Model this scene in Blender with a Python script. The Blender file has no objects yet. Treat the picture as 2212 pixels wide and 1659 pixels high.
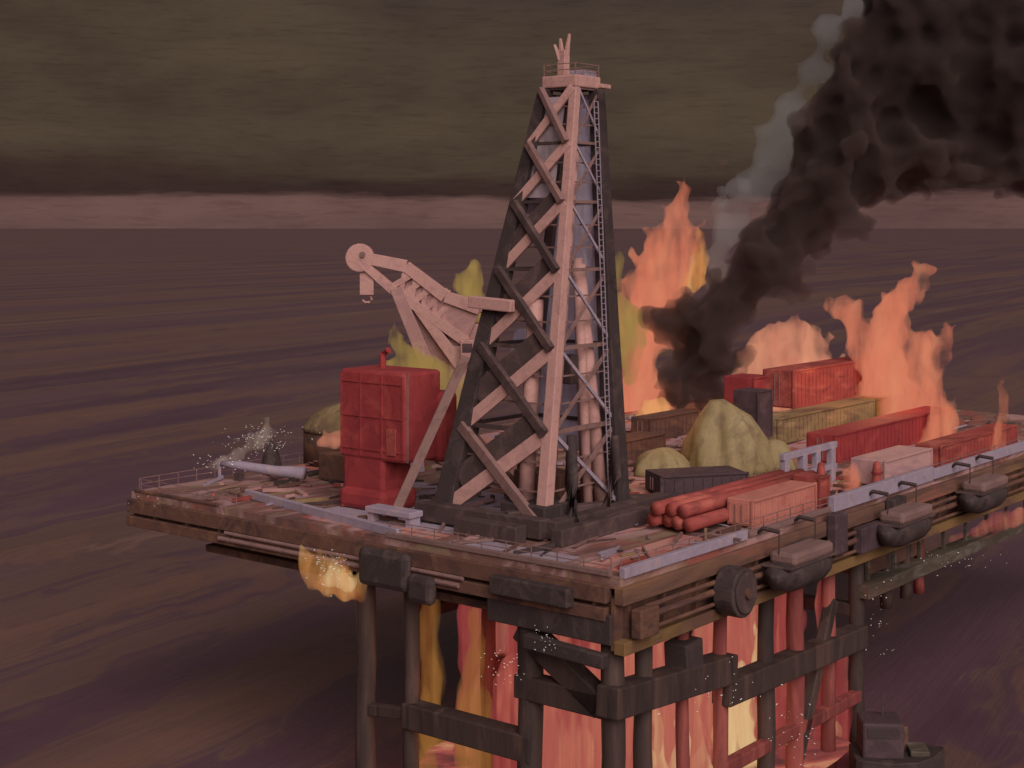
import bpy, bmesh, math, random
from mathutils import Vector, Matrix, noise
random.seed(11)
S = bpy.context.scene
COL = S.collection
PI = math.pi

# ------------------------------------------------------------------ camera
F = 3228.0            # focal length in units of a picture 2212 wide
CAM_Z = 46.0
cam = bpy.data.cameras.new('camera'); camo = bpy.data.objects.new('camera', cam); COL.objects.link(camo)
cam.sensor_width = 36; cam.lens = 36 * F / 2212; cam.clip_end = 300000; cam.clip_start = 1
cam.shift_y = -337.5 / 2212
camo.location = (0, 0, CAM_Z); camo.rotation_euler = (PI / 2, 0, 0)
S.camera = camo

DZ = 22.0             # deck height above the sea
CX, CY = 7.4, 102.2   # front corner of the deck
BX, BY = .627, .779   # deck direction running away to the right
ROT = math.atan2(BY, BX)
def W(b, a, z=0.0):   # deck coordinates -> world
    return Vector((CX + BX * b - BY * a, CY + BY * b + BX * a, DZ + z))
def at(u, v, Y):      # a place seen from the survey point, Y metres out
    return Vector(((u - 1106) / F * Y, Y, CAM_Z - (v - 492) / F * Y))

# ------------------------------------------------------------------ materials
def lin1(c):
    c /= 255.0
    return c / 12.92 if c <= .04045 else ((c + .055) / 1.055) ** 2.4
def lin(c): return tuple(lin1(x) for x in c)
ILL = (.68, .57, .52)
def alb(c):
    return tuple(min(.85, l / i) for l, i in zip(lin(c), ILL))
class NT:
    def __init__(s, name):
        s.m = bpy.data.materials.new(name); s.m.use_nodes = True
        s.t = s.m.node_tree; s.t.nodes.clear()
        s.out = s.n('ShaderNodeOutputMaterial')
    def n(s, k, **kw):
        x = s.t.nodes.new(k)
        for a, b in kw.items(): setattr(x, a, b)
        return x
    def l(s, a, b): s.t.links.new(a, b)
    def noise(s, vec, scale, detail=4, rough=.55, dist=0.0):
        x = s.n('ShaderNodeTexNoise'); x.inputs['Scale'].default_value = scale
        x.inputs['Detail'].default_value = detail; x.inputs['Roughness'].default_value = rough
        x.inputs['Distortion'].default_value = dist
        s.l(vec, x.inputs['Vector']); return x.outputs['Fac']
    def coords(s, scale=(1, 1, 1), rot=(0, 0, 0), kind='Object'):
        c = s.n('ShaderNodeTexCoord'); m = s.n('ShaderNodeMapping')
        m.inputs['Scale'].default_value = scale; m.inputs['Rotation'].default_value = rot
        s.l(c.outputs[kind], m.inputs['Vector']); return m.outputs['Vector']
    def ramp(s, fac, stops, interp='LINEAR'):
        r = s.n('ShaderNodeValToRGB'); e = r.color_ramp.elements; r.color_ramp.interpolation = interp
        while len(e) < len(stops): e.new(.5)
        for k, (p, c) in enumerate(stops):
            e[k].position = p; e[k].color = (*c, 1) if len(c) == 3 else c
        s.l(fac, r.inputs['Fac']); return r.outputs['Color']
    def mix(s, fac, a, b, mode='MIX'):
        x = s.n('ShaderNodeMix', data_type='RGBA', blend_type=mode)
        if isinstance(fac, float): x.inputs[0].default_value = fac
        else: s.l(fac, x.inputs[0])
        for k, v in ((6, a), (7, b)):
            if isinstance(v, tuple): x.inputs[k].default_value = (*v, 1)
            else: s.l(v, x.inputs[k])
        return x.outputs[2]
def paint(name, c, accents=(), scale=.35, stretch=(1, 1, 1), rough=.7, spec=.25, vary=.22, wear=.5):
    """weathered, hand-coated steel: uneven coat, brushed streaks, scuffs and soot"""
    t = NT(name); base = alb(c)
    v = t.coords(stretch)
    n1 = t.noise(v, scale, 6, .62, .6)
    dk = tuple(x * (1 - vary * 1.6) for x in base); lt = tuple(min(.9, x * (1 + vary)) for x in base)
    col = t.ramp(n1, [(.3, dk), (.45, base), (.58, base), (.72, lt)])
    for k, ac in enumerate(accents):
        vv = t.coords(tuple(q * (1.0 + .3 * k) for q in stretch), (0, 0, .3 * k))
        off = t.n('ShaderNodeVectorMath', operation='ADD'); off.inputs[1].default_value = (17.3 * (k + 1), 5.1 * k, 3.7)
        t.l(vv, off.inputs[0])
        nn = t.noise(off.outputs[0], scale * 1.3, 5, .6, 1.2)
        f = t.ramp(nn, [(.5, (0, 0, 0)), (.64, (1, 1, 1))])
        col = t.mix(f, col, alb(ac))
    fine = t.noise(t.coords((1, 1, 1)), 9, 5, .7)
    grit = t.ramp(fine, [(.32, (.5, .46, .44)), (.45, (1, 1, 1)), (.62, (1, 1, 1)), (.75, (1.18, 1.16, 1.14))])
    col = t.mix(wear, col, grit, 'MULTIPLY')
    p = t.n('ShaderNodeBsdfPrincipled'); t.l(col, p.inputs['Base Color'])
    p.inputs['Roughness'].default_value = rough; p.inputs['Specular IOR Level'].default_value = spec
    bmp = t.n('ShaderNodeBump'); bmp.inputs['Strength'].default_value = .35; bmp.inputs['Distance'].default_value = .12
    t.l(t.noise(t.coords(stretch), 5, 6, .65), bmp.inputs['Height']); t.l(bmp.outputs[0], p.inputs['Normal'])
    t.l(p.outputs[0], t.out.inputs['Surface']); return t.m
def fire(name, c, sigma=1.2, k=1.0, hot=None, cold=None, zs=.3, sc=.4):
    """glowing gas: ragged and translucent where thin, hotter streaks inside, always drawn upward"""
    t = NT(name); v = t.coords((1, 1, zs))
    n1 = t.noise(v, sc, 5, .62, .8)
    off = t.n('ShaderNodeVectorMath', operation='ADD'); off.inputs[1].default_value = (31.7, 12.9, 5.3); t.l(v, off.inputs[0])
    n2 = t.noise(off.outputs[0], sc * 1.15, 4, .6, .5)
    den = t.n('ShaderNodeMapRange'); den.inputs[1].default_value = .36; den.inputs[2].default_value = .62
    den.inputs[3].default_value = sigma * .12; den.inputs[4].default_value = sigma * 1.7; t.l(n1, den.inputs[0])
    hot = hot or tuple(min(255, x * 1.10 + 8) for x in c); cold = cold or tuple(x * .82 for x in c)
    col = t.ramp(n2, [(.34, lin(cold)), (.46, lin(c)), (.54, lin(c)), (.66, lin(hot))])
    e = t.n('ShaderNodeEmission'); t.l(col, e.inputs['Color'])
    m = t.n('ShaderNodeMath', operation='MULTIPLY'); m.inputs[1].default_value = k; t.l(den.outputs[0], m.inputs[0]); t.l(m.outputs[0], e.inputs['Strength'])
    a = t.n('ShaderNodeVolumeAbsorption'); a.inputs['Color'].default_value = (0, 0, 0, 1); t.l(den.outputs[0], a.inputs['Density'])
    s = t.n('ShaderNodeAddShader'); t.l(e.outputs[0], s.inputs[0]); t.l(a.outputs[0], s.inputs[1])
    t.l(s.outputs[0], t.out.inputs['Volume']); return t.m
def smoke(name, c, sigma):
    t = NT(name); p = t.n('ShaderNodeVolumePrincipled')
    p.inputs['Color'].default_value = (*c, 1); p.inputs['Density'].default_value = sigma
    p.inputs['Anisotropy'].default_value = .1
    t.l(p.outputs[0], t.out.inputs['Volume']); return t.m
def glow_sheet(name, stops, scale, stretch):
    t = NT(name); v = t.coords(stretch)
    n = t.noise(v, scale, 5, .6, .8)
    e = t.n('ShaderNodeEmission'); t.l(t.ramp(n, stops), e.inputs['Color'])
    t.l(e.outputs[0], t.out.inputs['Surface']); return t.m

# ------------------------------------------------------------------ mesh helpers
class MB:
    def __init__(s): s.v = []; s.f = []
    def add(s, vs, fs):
        o = len(s.v); s.v += [tuple(x) for x in vs]; s.f += [tuple(i + o for i in q) for q in fs]; return s
    def box(s, c, d, rot=None):
        c = Vector(c); h = [x / 2 for x in d]
        vs = [Vector((sx * h[0], sy * h[1], sz * h[2])) for sx in (-1, 1) for sy in (-1, 1) for sz in (-1, 1)]
        if rot is not None: vs = [rot @ q for q in vs]
        return s.add([c + q for q in vs], [(0, 1, 3, 2), (4, 6, 7, 5), (0, 4, 5, 1), (2, 3, 7, 6), (0, 2, 6, 4), (1, 5, 7, 3)])
    def bar(s, p, q, w, h=None, w2=None, up=(0, 0, 1)):
        p = Vector(p); q = Vector(q); h = h or w; d = (q - p).normalized()
        up = Vector(up)
        if abs(d.dot(up)) > .95: up = Vector((1, 0, 0))
        x = d.cross(up).normalized(); y = x.cross(d); k = (w2 / w) if w2 else 1
        vs = [p + x * sx * w / 2 + y * sy * h / 2 for sx, sy in ((-1, -1), (1, -1), (1, 1), (-1, 1))]
        vs += [q + (x * sx * w / 2 + y * sy * h / 2) * k for sx, sy in ((-1, -1), (1, -1), (1, 1), (-1, 1))]
        return s.add(vs, [(3, 2, 1, 0), (4, 5, 6, 7), (0, 1, 5, 4), (1, 2, 6, 5), (2, 3, 7, 6), (3, 0, 4, 7)])
    def tube(s, pts, rads, n=12):
        pts = [Vector(p) for p in pts]
        if not isinstance(rads, (list, tuple)): rads = [rads] * len(pts)
        vs = []; fs = []
        for i, p in enumerate(pts):
            d = (pts[min(i + 1, len(pts) - 1)] - pts[max(i - 1, 0)]).normalized()
            up = Vector((0, 0, 1)) if abs(d.z) < .9 else Vector((1, 0, 0))
            x = d.cross(up).normalized(); y = x.cross(d)
            for k in range(n):
                a = 2 * PI * k / n; vs.append(p + (x * math.cos(a) + y * math.sin(a)) * rads[i])
        for i in range(len(pts) - 1):
            for k in range(n):
                fs.append((i * n + k, i * n + (k + 1) % n, (i + 1) * n + (k + 1) % n, (i + 1) * n + k))
        fs.append(tuple(range(n - 1, -1, -1))); fs.append(tuple((len(pts) - 1) * n + k for k in range(n)))
        return s.add(vs, fs)
    def lathe(s, c, prof, n=24, sx=1, sy=1):     # prof: (radius, z) from bottom to top
        c = Vector(c); vs = []; fs = []
        for r, z in prof:
            for k in range(n):
                a = 2 * PI * k / n; vs.append(c + Vector((r * sx * math.cos(a), r * sy * math.sin(a), z)))
        for i in range(len(prof) - 1):
            for k in range(n):
                fs.append((i * n + k, i * n + (k + 1) % n, (i + 1) * n + (k + 1) % n, (i + 1) * n + k))
        fs.append(tuple(range(n - 1, -1, -1))); fs.append(tuple((len(prof) - 1) * n + k for k in range(n)))
        return s.add(vs, fs)
    def prism(s, poly, d):                        # closed polygon of 3-D points pushed along d
        m = len(poly); d = Vector(d); vs = [Vector(p) for p in poly] + [Vector(p) + d for p in poly]
        fs = [tuple(range(m - 1, -1, -1)), tuple(range(m, 2 * m))] + [(k, (k + 1) % m, m + (k + 1) % m, m + k) for k in range(m)]
        return s.add(vs, fs)
    def build(s, name, mat, parent=None, bevel=0.0, smooth=False):
        me = bpy.data.meshes.new(name); me.from_pydata(s.v, [], s.f); me.materials.append(mat)
        bm = bmesh.new(); bm.from_mesh(me); bmesh.ops.recalc_face_normals(bm, faces=bm.faces); bm.to_mesh(me); bm.free()
        if smooth: me.shade_smooth()
        o = bpy.data.objects.new(name, me); COL.objects.link(o)
        if parent: o.parent = parent
        if bevel:
            b = o.modifiers.new('bevel', 'BEVEL'); b.width = bevel; b.segments = 2; b.limit_method = 'ANGLE'
        return o
def tag(o, label=None, cat=None, group=None, kind=None):
    if label: o['label'] = label
    if cat: o['category'] = cat
    if group: o['group'] = group
    if kind: o['kind'] = kind
    return o
def thing(name, label, cat, loc=(0, 0, 0), rz=0.0, group=None):
    o = bpy.data.objects.new(name, None); COL.objects.link(o); o.location = loc; o.rotation_euler = (0, 0, rz)
    o.empty_display_size = .5
    return tag(o, label, cat, group)
def dthing(name, label, cat, b, a, z=0.0, group=None, dr=0.0):
    return thing(name, label, cat, W(b, a, z), ROT + dr, group)

def blob_mesh(name, balls, voxel, amp, freq, mat, parent=None, amp2=0.0, freq2=1.0, stretch=1.0, zf=1.0, keep=.999):
    """melt many balls into one skin and ruffle it with turbulence"""
    bm = bmesh.new()
    for p, r in balls:
        bmesh.ops.create_icosphere(bm, subdivisions=2, radius=r, matrix=Matrix.Translation(p) @ Matrix.Diagonal((1, 1, stretch, 1)))
    me = bpy.data.meshes.new(name); bm.to_mesh(me); bm.free()
    o = bpy.data.objects.new(name, me); COL.objects.link(o)
    r = o.modifiers.new('remesh', 'REMESH'); r.mode = 'VOXEL'; r.voxel_size = voxel
    dg = bpy.context.evaluated_depsgraph_get()
    nm = bpy.data.meshes.new_from_object(o.evaluated_get(dg)); o.modifiers.clear()
    o.data = nm; bpy.data.meshes.remove(me); nm.name = name
    nm.materials.clear(); nm.materials.append(mat)
    nrm = [v.normal.copy() for v in nm.vertices]
    for v, n in zip(nm.vertices, nrm):
        q = v.co
        q = Vector((q.x, q.y, q.z * zf))
        d = amp * noise.turbulence(q * freq, 4, False) - amp * .45
        if amp2: d += amp2 * (noise.noise(q * freq2))
        q = v.co
        v.co = q + n * d
    r = o.modifiers.new('remesh', 'REMESH'); r.mode = 'VOXEL'; r.voxel_size = voxel      # heal folds left by the ruffling
    dg = bpy.context.evaluated_depsgraph_get()
    n2 = bpy.data.meshes.new_from_object(o.evaluated_get(dg)); o.modifiers.clear()
    o.data = n2; bpy.data.meshes.remove(nm); nm = n2; nm.name = name
    nm.materials.clear(); nm.materials.append(mat)
    bm = bmesh.new(); bm.from_mesh(nm); bm.verts.ensure_lookup_table(); seen = set(); isl = []
    for v in bm.verts:
        if v.index in seen: continue
        st_ = [v]; seen.add(v.index); cur = []
        while st_:
            w = st_.pop(); cur.append(w)
            for e in w.link_edges:
                x = e.other_vert(w)
                if x.index not in seen: seen.add(x.index); st_.append(x)
        isl.append(cur)
    big = max(len(c_) for c_ in isl)
    bmesh.ops.delete(bm, geom=[v for c_ in isl if len(c_) < big * keep for v in c_], context='VERTS')
    bm.to_mesh(nm); bm.free()
    nm.shade_smooth()
    if parent: o.parent = parent
    return o

# ------------------------------------------------------------------ world, sun
wd = bpy.data.worlds.new('World'); S.world = wd; wd.use_nodes = True
nt = wd.node_tree; nt.nodes.clear()
def wn(k, **kw):
    x = nt.nodes.new(k)
    for a, b in kw.items(): setattr(x, a, b)
    return x
L = nt.links.new
SUN_EL, SUN_AZ = math.radians(34), math.radians(163)      # azimuth from +Y clockwise: behind the camera, to the right
tc = wn('ShaderNodeTexCoord'); mp = wn('ShaderNodeMapping'); mp.inputs['Scale'].default_value = (7, 7, 60)
L(tc.outputs['Generated'], mp.inputs['Vector'])
def wnoise(vec, sc, det=5, ro=.6):
    n = wn('ShaderNodeTexNoise'); n.inputs['Scale'].default_value = sc; n.inputs['Detail'].default_value = det
    n.inputs['Roughness'].default_value = ro; L(vec, n.inputs['Vector']); return n.outputs['Fac']
sep = wn('ShaderNodeSeparateXYZ'); L(tc.outputs['Generated'], sep.inputs[0])
def math_(op, a, b):
    m = wn('ShaderNodeMath', operation=op)
    for k, v in enumerate((a, b)):
        if isinstance(v, (int, float)): m.inputs[k].default_value = v
        else: L(v, m.inputs[k])
    return m.outputs[0]
wob = math_('MULTIPLY', math_('SUBTRACT', wnoise(mp.outputs[0], .7, 7, .62), .5), .030)
lf = math_('MULTIPLY', math_('MAXIMUM', math_('SUBTRACT', math_('MULTIPLY', sep.outputs['X'], -1), .08), 0), 8)
zr = math_('ADD', sep.outputs['Z'], wob)
up_ = math_('MAXIMUM', math_('SUBTRACT', zr, .022), 0)
lo_ = math_('MINIMUM', zr, .022)
zz = math_('ADD', lo_, math_('DIVIDE', up_, math_('ADD', math_('MINIMUM', lf, 1.6), 1)))
rp = wn('ShaderNodeValToRGB'); el = rp.color_ramp.elements
stops = [(0.0, (104, 78, 74)), (.016, (107, 80, 75)), (.0205, (100, 74, 70)), (.0225, (56, 41, 39)), (.029, (58, 44, 39)),
         (.034, (74, 62, 51)), (.075, (80, 68, 55)), (.125, (74, 62, 52)), (.17, (70, 58, 54)), (.4, (86, 70, 68)), (1, (92, 74, 76))]
while len(el) < len(stops): el.new(.5)
for k, (p, c) in enumerate(stops): el[k].position = p; el[k].color = (*lin(c), 1)
L(zz, rp.inputs[0])
# broad cloud mottling and a darker, plum-tinted bank low on the left
mp2 = wn('ShaderNodeMapping'); mp2.inputs['Scale'].default_value = (5, 5, 16); L(tc.outputs['Generated'], mp2.inputs['Vector'])
cl = wn('ShaderNodeValToRGB'); L(wnoise(mp2.outputs[0], 1.2, 6, .6), cl.inputs[0])
cl.color_ramp.elements[0].position = .3; cl.color_ramp.elements[0].color = (.66, .62, .68, 1)
cl.color_ramp.elements[1].position = .68; cl.color_ramp.elements[1].color = (1.12, 1.12, 1.08, 1)
mx = wn('ShaderNodeMix', data_type='RGBA', blend_type='MULTIPLY'); mx.inputs[0].default_value = 1
L(rp.outputs[0], mx.inputs[6]); L(cl.outputs[0], mx.inputs[7])
mp3 = wn('ShaderNodeMapping'); mp3.inputs['Scale'].default_value = (40, 40, 400); L(tc.outputs['Generated'], mp3.inputs['Vector'])
st = wn('ShaderNodeValToRGB'); L(wnoise(mp3.outputs[0], 1.0, 8, .7), st.inputs[0])
st.color_ramp.elements[0].position = .33; st.color_ramp.elements[0].color = (.84, .82, .84, 1)
st.color_ramp.elements[1].position = .5; st.color_ramp.elements[1].color = (1.03, 1.03, 1.02, 1)
mx1 = wn('ShaderNodeMix', data_type='RGBA', blend_type='MULTIPLY'); mx1.inputs[0].default_value = 1
L(mx.outputs[2], mx1.inputs[6]); L(st.outputs[0], mx1.inputs[7])
bg1 = wn('ShaderNodeBackground'); L(mx1.outputs[2], bg1.inputs[0]); bg1.inputs[1].default_value = 1
sky = wn('ShaderNodeTexSky', sky_type='NISHITA'); sky.sun_disc = False; sky.sun_elevation = SUN_EL; sky.sun_rotation = SUN_AZ
sky.dust_density = 4
bg2 = wn('ShaderNodeBackground'); L(sky.outputs[0], bg2.inputs[0]); bg2.inputs[1].default_value = .012
ad = wn('ShaderNodeAddShader'); L(bg1.outputs[0], ad.inputs[0])
hi = wn('ShaderNodeMapRange'); L(sep.outputs['Z'], hi.inputs[0]); hi.inputs[1].default_value = .2; hi.inputs[2].default_value = .6
m2 = wn('ShaderNodeMixShader'); L(hi.outputs[0], m2.inputs[0]); L(bg1.outputs[0], m2.inputs[1])
L(bg1.outputs[0], ad.inputs[0]); L(bg2.outputs[0], ad.inputs[1]); L(ad.outputs[0], m2.inputs[2])
wo = wn('ShaderNodeOutputWorld'); L(m2.outputs[0], wo.inputs[0])
sl = bpy.data.lights.new('sun', 'SUN'); so = bpy.data.objects.new('sun', sl); COL.objects.link(so)
sl.energy = 2.9; sl.color = (1, .80, .74); sl.angle = math.radians(55)
sd = Vector((math.sin(SUN_AZ) * math.cos(SUN_EL), math.cos(SUN_AZ) * math.cos(SUN_EL), math.sin(SUN_EL)))
so.rotation_euler = sd.to_track_quat('Z', 'Y').to_euler(); so.location = (60, -60, 120)

# the fires are burning lamps of their own
def firelight(b, a, z, watts, col=(1, .42, .2), r=2.5):
    l = bpy.data.lights.new('fire_light', 'POINT'); l.energy = watts; l.color = col; l.shadow_soft_size = r
    o = bpy.data.objects.new('fire_light', l); COL.objects.link(o); o.location = W(b, a, z)
for args in ((80, 53, 10, 4000), (78, 17, 9, 2200), (30, 8, -15, 1400), (14, 8, -15, 1200), (5, 15, -16, 900), (4, 31, -8, 500), (40, 24, 7, 500)): firelight(*args)

# ------------------------------------------------------------------ sea
def make_sea():
    rows, cols = 300, 150
    vs = []; fs = []
    for i in range(rows + 1):
        t = i / rows; y = 60 * (1500 ** t)
        half = y * .55 + 60
        for j in range(cols + 1):
            x = (j / cols * 2 - 1) * half
            u = x * .49 + y * .87; w = x * .87 - y * .49       # along / across the swell
            fade = 1 / (1 + (y / 420) ** 2)
            h = (1.1 * noise.noise(Vector((w * .055, u * .012, 1))) + .5 * noise.noise(Vector((w * .16, u * .045, 5)))
                 + .22 * noise.noise(Vector((w * .5, u * .18, 9)))) * fade
            vs.append((x, y, h - .35 if y < 4000 else -.1))
    n = cols + 1
    for i in range(rows):
        for j in range(cols): fs.append((i * n + j, i * n + j + 1, (i + 1) * n + j + 1, (i + 1) * n + j))
    t = NT('sea_water')
    # long strokes of swell: water lies in bands along one heading
    rot = -math.atan2(.87, .49)
    c = t.n('ShaderNodeTexCoord'); vr = t.n('ShaderNodeVectorRotate', rotation_type='Z_AXIS'); vr.inputs['Angle'].default_value = rot
    t.l(c.outputs['Object'], vr.inputs['Vector'])
    mm = t.n('ShaderNodeMapping'); mm.inputs['Scale'].default_value = (.0028, .05, 1); t.l(vr.outputs[0], mm.inputs['Vector'])
    n1 = t.noise(mm.outputs[0], 1.0, 6, .6, .5)
    col = t.ramp(n1, [(.34, alb((66, 45, 53))), (.44, alb((73, 50, 56))), (.5, alb((74, 52, 56))), (.535, alb((86, 62, 55))), (.62, alb((82, 59, 56))), (.655, alb((100, 72, 62))), (.7, alb((88, 64, 58)))])
    m3 = t.n('ShaderNodeMapping'); m3.inputs['Scale'].default_value = (.0015, .02, 1); m3.inputs['Location'].default_value = (3, 7, 0); t.l(vr.outputs[0], m3.inputs['Vector'])
    n2 = t.noise(m3.outputs[0], 1.0, 5, .55)
    col = t.mix(t.ramp(n2, [(.46, (0, 0, 0)), (.64, (.8, .8, .8))]), col, alb((80, 54, 62)))
    m5 = t.n('ShaderNodeMapping'); m5.inputs['Scale'].default_value = (.0016, .026, 1); m5.inputs['Location'].default_value = (1.7, 4.2, 0); t.l(vr.outputs[0], m5.inputs['Vector'])
    n5 = t.noise(m5.outputs[0], 1.0, 3, .5)
    col = t.mix(t.ramp(n5, [(.5, (0, 0, 0)), (.56, (.6, .6, .6)), (.64, (.2, .2, .2))]), col, alb((98, 68, 55)))
    m4 = t.n('ShaderNodeMapping'); m4.inputs['Scale'].default_value = (.03, .8, 1); t.l(vr.outputs[0], m4.inputs['Vector'])
    n3 = t.noise(m4.outputs[0], 1.0, 6, .7, .4)
    col = t.mix(t.ramp(n3, [(.64, (0, 0, 0)), (.72, (.6, .6, .6))]), col, alb((120, 90, 78)))  # pale flecks: whitecaps and glints painted into the water colour
    p = t.n('ShaderNodeBsdfPrincipled'); t.l(col, p.inputs['Base Color'])
    p.inputs['Roughness'].default_value = .32; p.inputs['Specular IOR Level'].default_value = .2
    b = t.n('ShaderNodeBump'); b.inputs['Strength'].default_value = .35; b.inputs['Distance'].default_value = .5
    t.l(n3, b.inputs['Height']); t.l(b.outputs[0], p.inputs['Normal'])
    t.l(p.outputs[0], t.out.inputs['Surface'])
    mb = MB(); mb.v = vs; mb.f = fs
    o = mb.build('sea', t.m, None, 0, True); tag(o, 'dark plum brown sea with long slanting swells', 'sea', kind='structure')
make_sea()

# ------------------------------------------------------------------ paints
M = {}
def P(k, *a, **kw): M[k] = paint(k, *a, **kw)
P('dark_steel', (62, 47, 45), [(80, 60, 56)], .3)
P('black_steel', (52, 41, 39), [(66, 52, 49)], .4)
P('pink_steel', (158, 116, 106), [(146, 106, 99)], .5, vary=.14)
P('pink_panel', (138, 100, 94), [(148, 110, 102)], .4, vary=.14)
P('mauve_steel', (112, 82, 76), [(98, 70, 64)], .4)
P('lavender', (128, 111, 120), [(140, 118, 120)], .5, vary=.15)
P('lavender_wall', (178, 160, 176), [(150, 130, 140), (190, 170, 180)], .25, (1, 1, .35), vary=.2)
P('grey_wall', (132, 112, 114), [(146, 122, 126), (104, 86, 86)], .25, (1, 1, .35))
P('red_paint', (124, 44, 44), [(112, 39, 41), (134, 54, 50)], .22, vary=.1, wear=.35)
P('rust_red', (128, 56, 50), [(146, 74, 62), (104, 46, 42)], .25, (.35, 1, 1), vary=.15)
P('salmon_paint', (160, 98, 84), [(150, 84, 74)], .3, (.35, 1, 1), vary=.12)
P('ochre_paint', (122, 84, 44), [(136, 94, 58)], .3)
P('olive_paint', (124, 104, 72), [(132, 112, 80), (108, 90, 66)], .3, vary=.14)
P('olive_brown', (112, 90, 62), [(130, 104, 74), (88, 66, 52)], .25, (.3, 1, 1))
P('brown_paint', (84, 56, 46), [(100, 68, 52), (66, 46, 42)], .3, (.4, 1, 1))
P('plum_paint', (62, 46, 48), [(74, 54, 56)], .35)
P('mauve_slab', (106, 79, 73), [(96, 71, 66)], .3, (.3, 1, 1), vary=.14)
P('pale_slab', (156, 116, 110), [(168, 122, 108), (140, 104, 104)], .3, (.3, 1, 1), vary=.14)
P('deck_coat', (102, 70, 62), [(122, 66, 58), (78, 54, 49), (116, 94, 74), (142, 106, 102)], .12, (.3, 1, 1), vary=.25)  # reddish accents paint glimmers of light into the deck coat
P('pink_glow_deck', (160, 110, 98), [(176, 106, 86), (136, 112, 118), (132, 66, 56)], .2, (.3, 1, 1), vary=.2)
P('fascia_coat', (92, 64, 52), [(108, 78, 54), (70, 50, 44), (116, 70, 58)], .2, (.12, 1, 1), vary=.25)
P('ochre_fascia', (106, 78, 48), [(84, 58, 46)], .2, (.2, 1, 1))
P('leg_coat', (56, 42, 38), [(72, 52, 46), (44, 34, 32)], .3, (1, 1, .15))
P('firelit_leg', (106, 50, 46), [(84, 42, 40), (128, 66, 58)], .3, (1, 1, .12))  # red glow of the fire on the steel, painted into its colour
P('catwalk_coat', (66, 56, 46), [(82, 58, 50), (92, 82, 74)], .3, (.2, 1, 1))
FIRE = {
    'orange': fire('fire_orange', (216, 124, 94), .55, hot=(222, 142, 106), cold=(190, 102, 82)),
    'salmon': fire('fire_salmon', (212, 136, 108), .5, hot=(226, 156, 118), cold=(196, 112, 92)),
    'peach': fire('fire_peach', (228, 158, 100), .9), 'amber': fire('fire_amber', (212, 140, 78), .5, hot=(238, 196, 130), cold=(178, 96, 56), sc=.7),
    'yellow': fire('fire_yellow', (150, 122, 66), 1.1, cold=(126, 104, 62)),
    'red': fire('fire_red', (138, 54, 54), .8, hot=(196, 108, 88), cold=(106, 48, 48), zs=.06, sc=1.1),
    'rose': fire('fire_rose', (172, 86, 76), .5, hot=(216, 152, 112), cold=(122, 54, 53), zs=.06, sc=1.1),
    'cream': fire('fire_cream', (218, 182, 130), .9, hot=(236, 208, 156), cold=(206, 128, 92), zs=.08, sc=.8),
    'spray': fire('spray_glow', (200, 172, 156), .3),
    'ochre': fire('fire_ochre', (148, 98, 46), .45, cold=(110, 70, 50), zs=.1, sc=.7),
}

# ------------------------------------------------------------------ platform
plat = dthing('oil_platform', 'burning offshore oil platform with brown decks standing on dark legs in the sea', 'oil platform', 0, 0, 0)
DA, DB = 54.0, 106.0
MB().box((DB / 2, DA / 2, -.4), (DB - .02, DA - .02, .8)).build('main_deck', M['deck_coat'], plat)
# edges: top girder, recessed web, bottom girder and stiffeners
def fascia(x0, x1, y, depth, along, mt, mw, mbm):
    ln = x1 - x0; mid = (x0 + x1) / 2
    def bx(c, d):
        return (c, d) if along == 'x' else ((c[1], c[0], c[2]), (d[1], d[0], d[2]))
    MB().box(*bx((mid, y, -1.0 - .2), (ln, .8, 1.2))).build('edge_girder', mt, plat, .06)
    MB().box(*bx((mid, y + .55, -depth / 2 - .6), (ln - .1, .3, depth - 1.6))).build('web_plate', mw, plat)
    MB().box(*bx((mid, y - .02, -depth + .45), (ln, .9, .9))).build('edge_girder', mbm, plat, .06)
    k = x0 + 1.2
    while k < x1 - .6:
        MB().box(*bx((k, y + .2, -depth / 2 - .4), (.26, .5, depth - 2.4))).build('web_stiffener', mw, plat); k += 4.4
fascia(-.3, DB, -.1, 5.2, 'x', M['fascia_coat'], M['brown_paint'], M['ochre_fascia'])
fascia(.9, DA, -.1, 3.0, 'y', M['brown_paint'], M['fascia_coat'], M['brown_paint'])
# pale kerbs and handrails along the two near edges
def kerb(p, q, w, h, m='lavender'):
    MB().bar(p, q, w, h).build('deck_kerb', M[m], plat, .05)
kerb((0.3, .05, .3), (17, .05, .3), .5, .75); kerb((17.4, .05, .2), (31, .05, .2), .4, .4, 'mauve_slab')
kerb((31.4, .02, .55), (52, .02, .55), .6, 1.3); kerb((52.4, .05, .4), (86, .05, .4), .5, .95)
kerb((86.4, .05, .25), (105.5, .05, .25), .5, .5)
kerb((.35, 21.0, .35), (4.6, 43.5, .35), .5, .7); kerb((.05, .8, .2), (.05, 22, .2), .4, .4, 'mauve_slab')
kerb((.05, 42, .15), (.05, DA - .5, .15), .3, .25, 'brown_paint')
def rail(p, q, step=2.2, h=1.15):
    p = Vector(p); q = Vector(q); n = max(1, int((q - p).length / step)); m = MB()
    for i in range(n + 1):
        c = p.lerp(q, i / n); m.bar(c, c + Vector((0, 0, h)), .07)
    for z in (h, h * .55): m.bar(p + Vector((0, 0, z)), q + Vector((0, 0, z)), .06)
    m.build('handrail', M['mauve_steel'], plat)
rail((.6, .35, 0), (60, .35, 0)); rail((60, .35, 0), (105, .35, 0)); rail((.35, 1, 0), (.35, 22, 0)); rail((.35, 40, 0), (.35, 53, 0))
rail((.6, 53.6, 0), (60, 53.6, 0))
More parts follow.
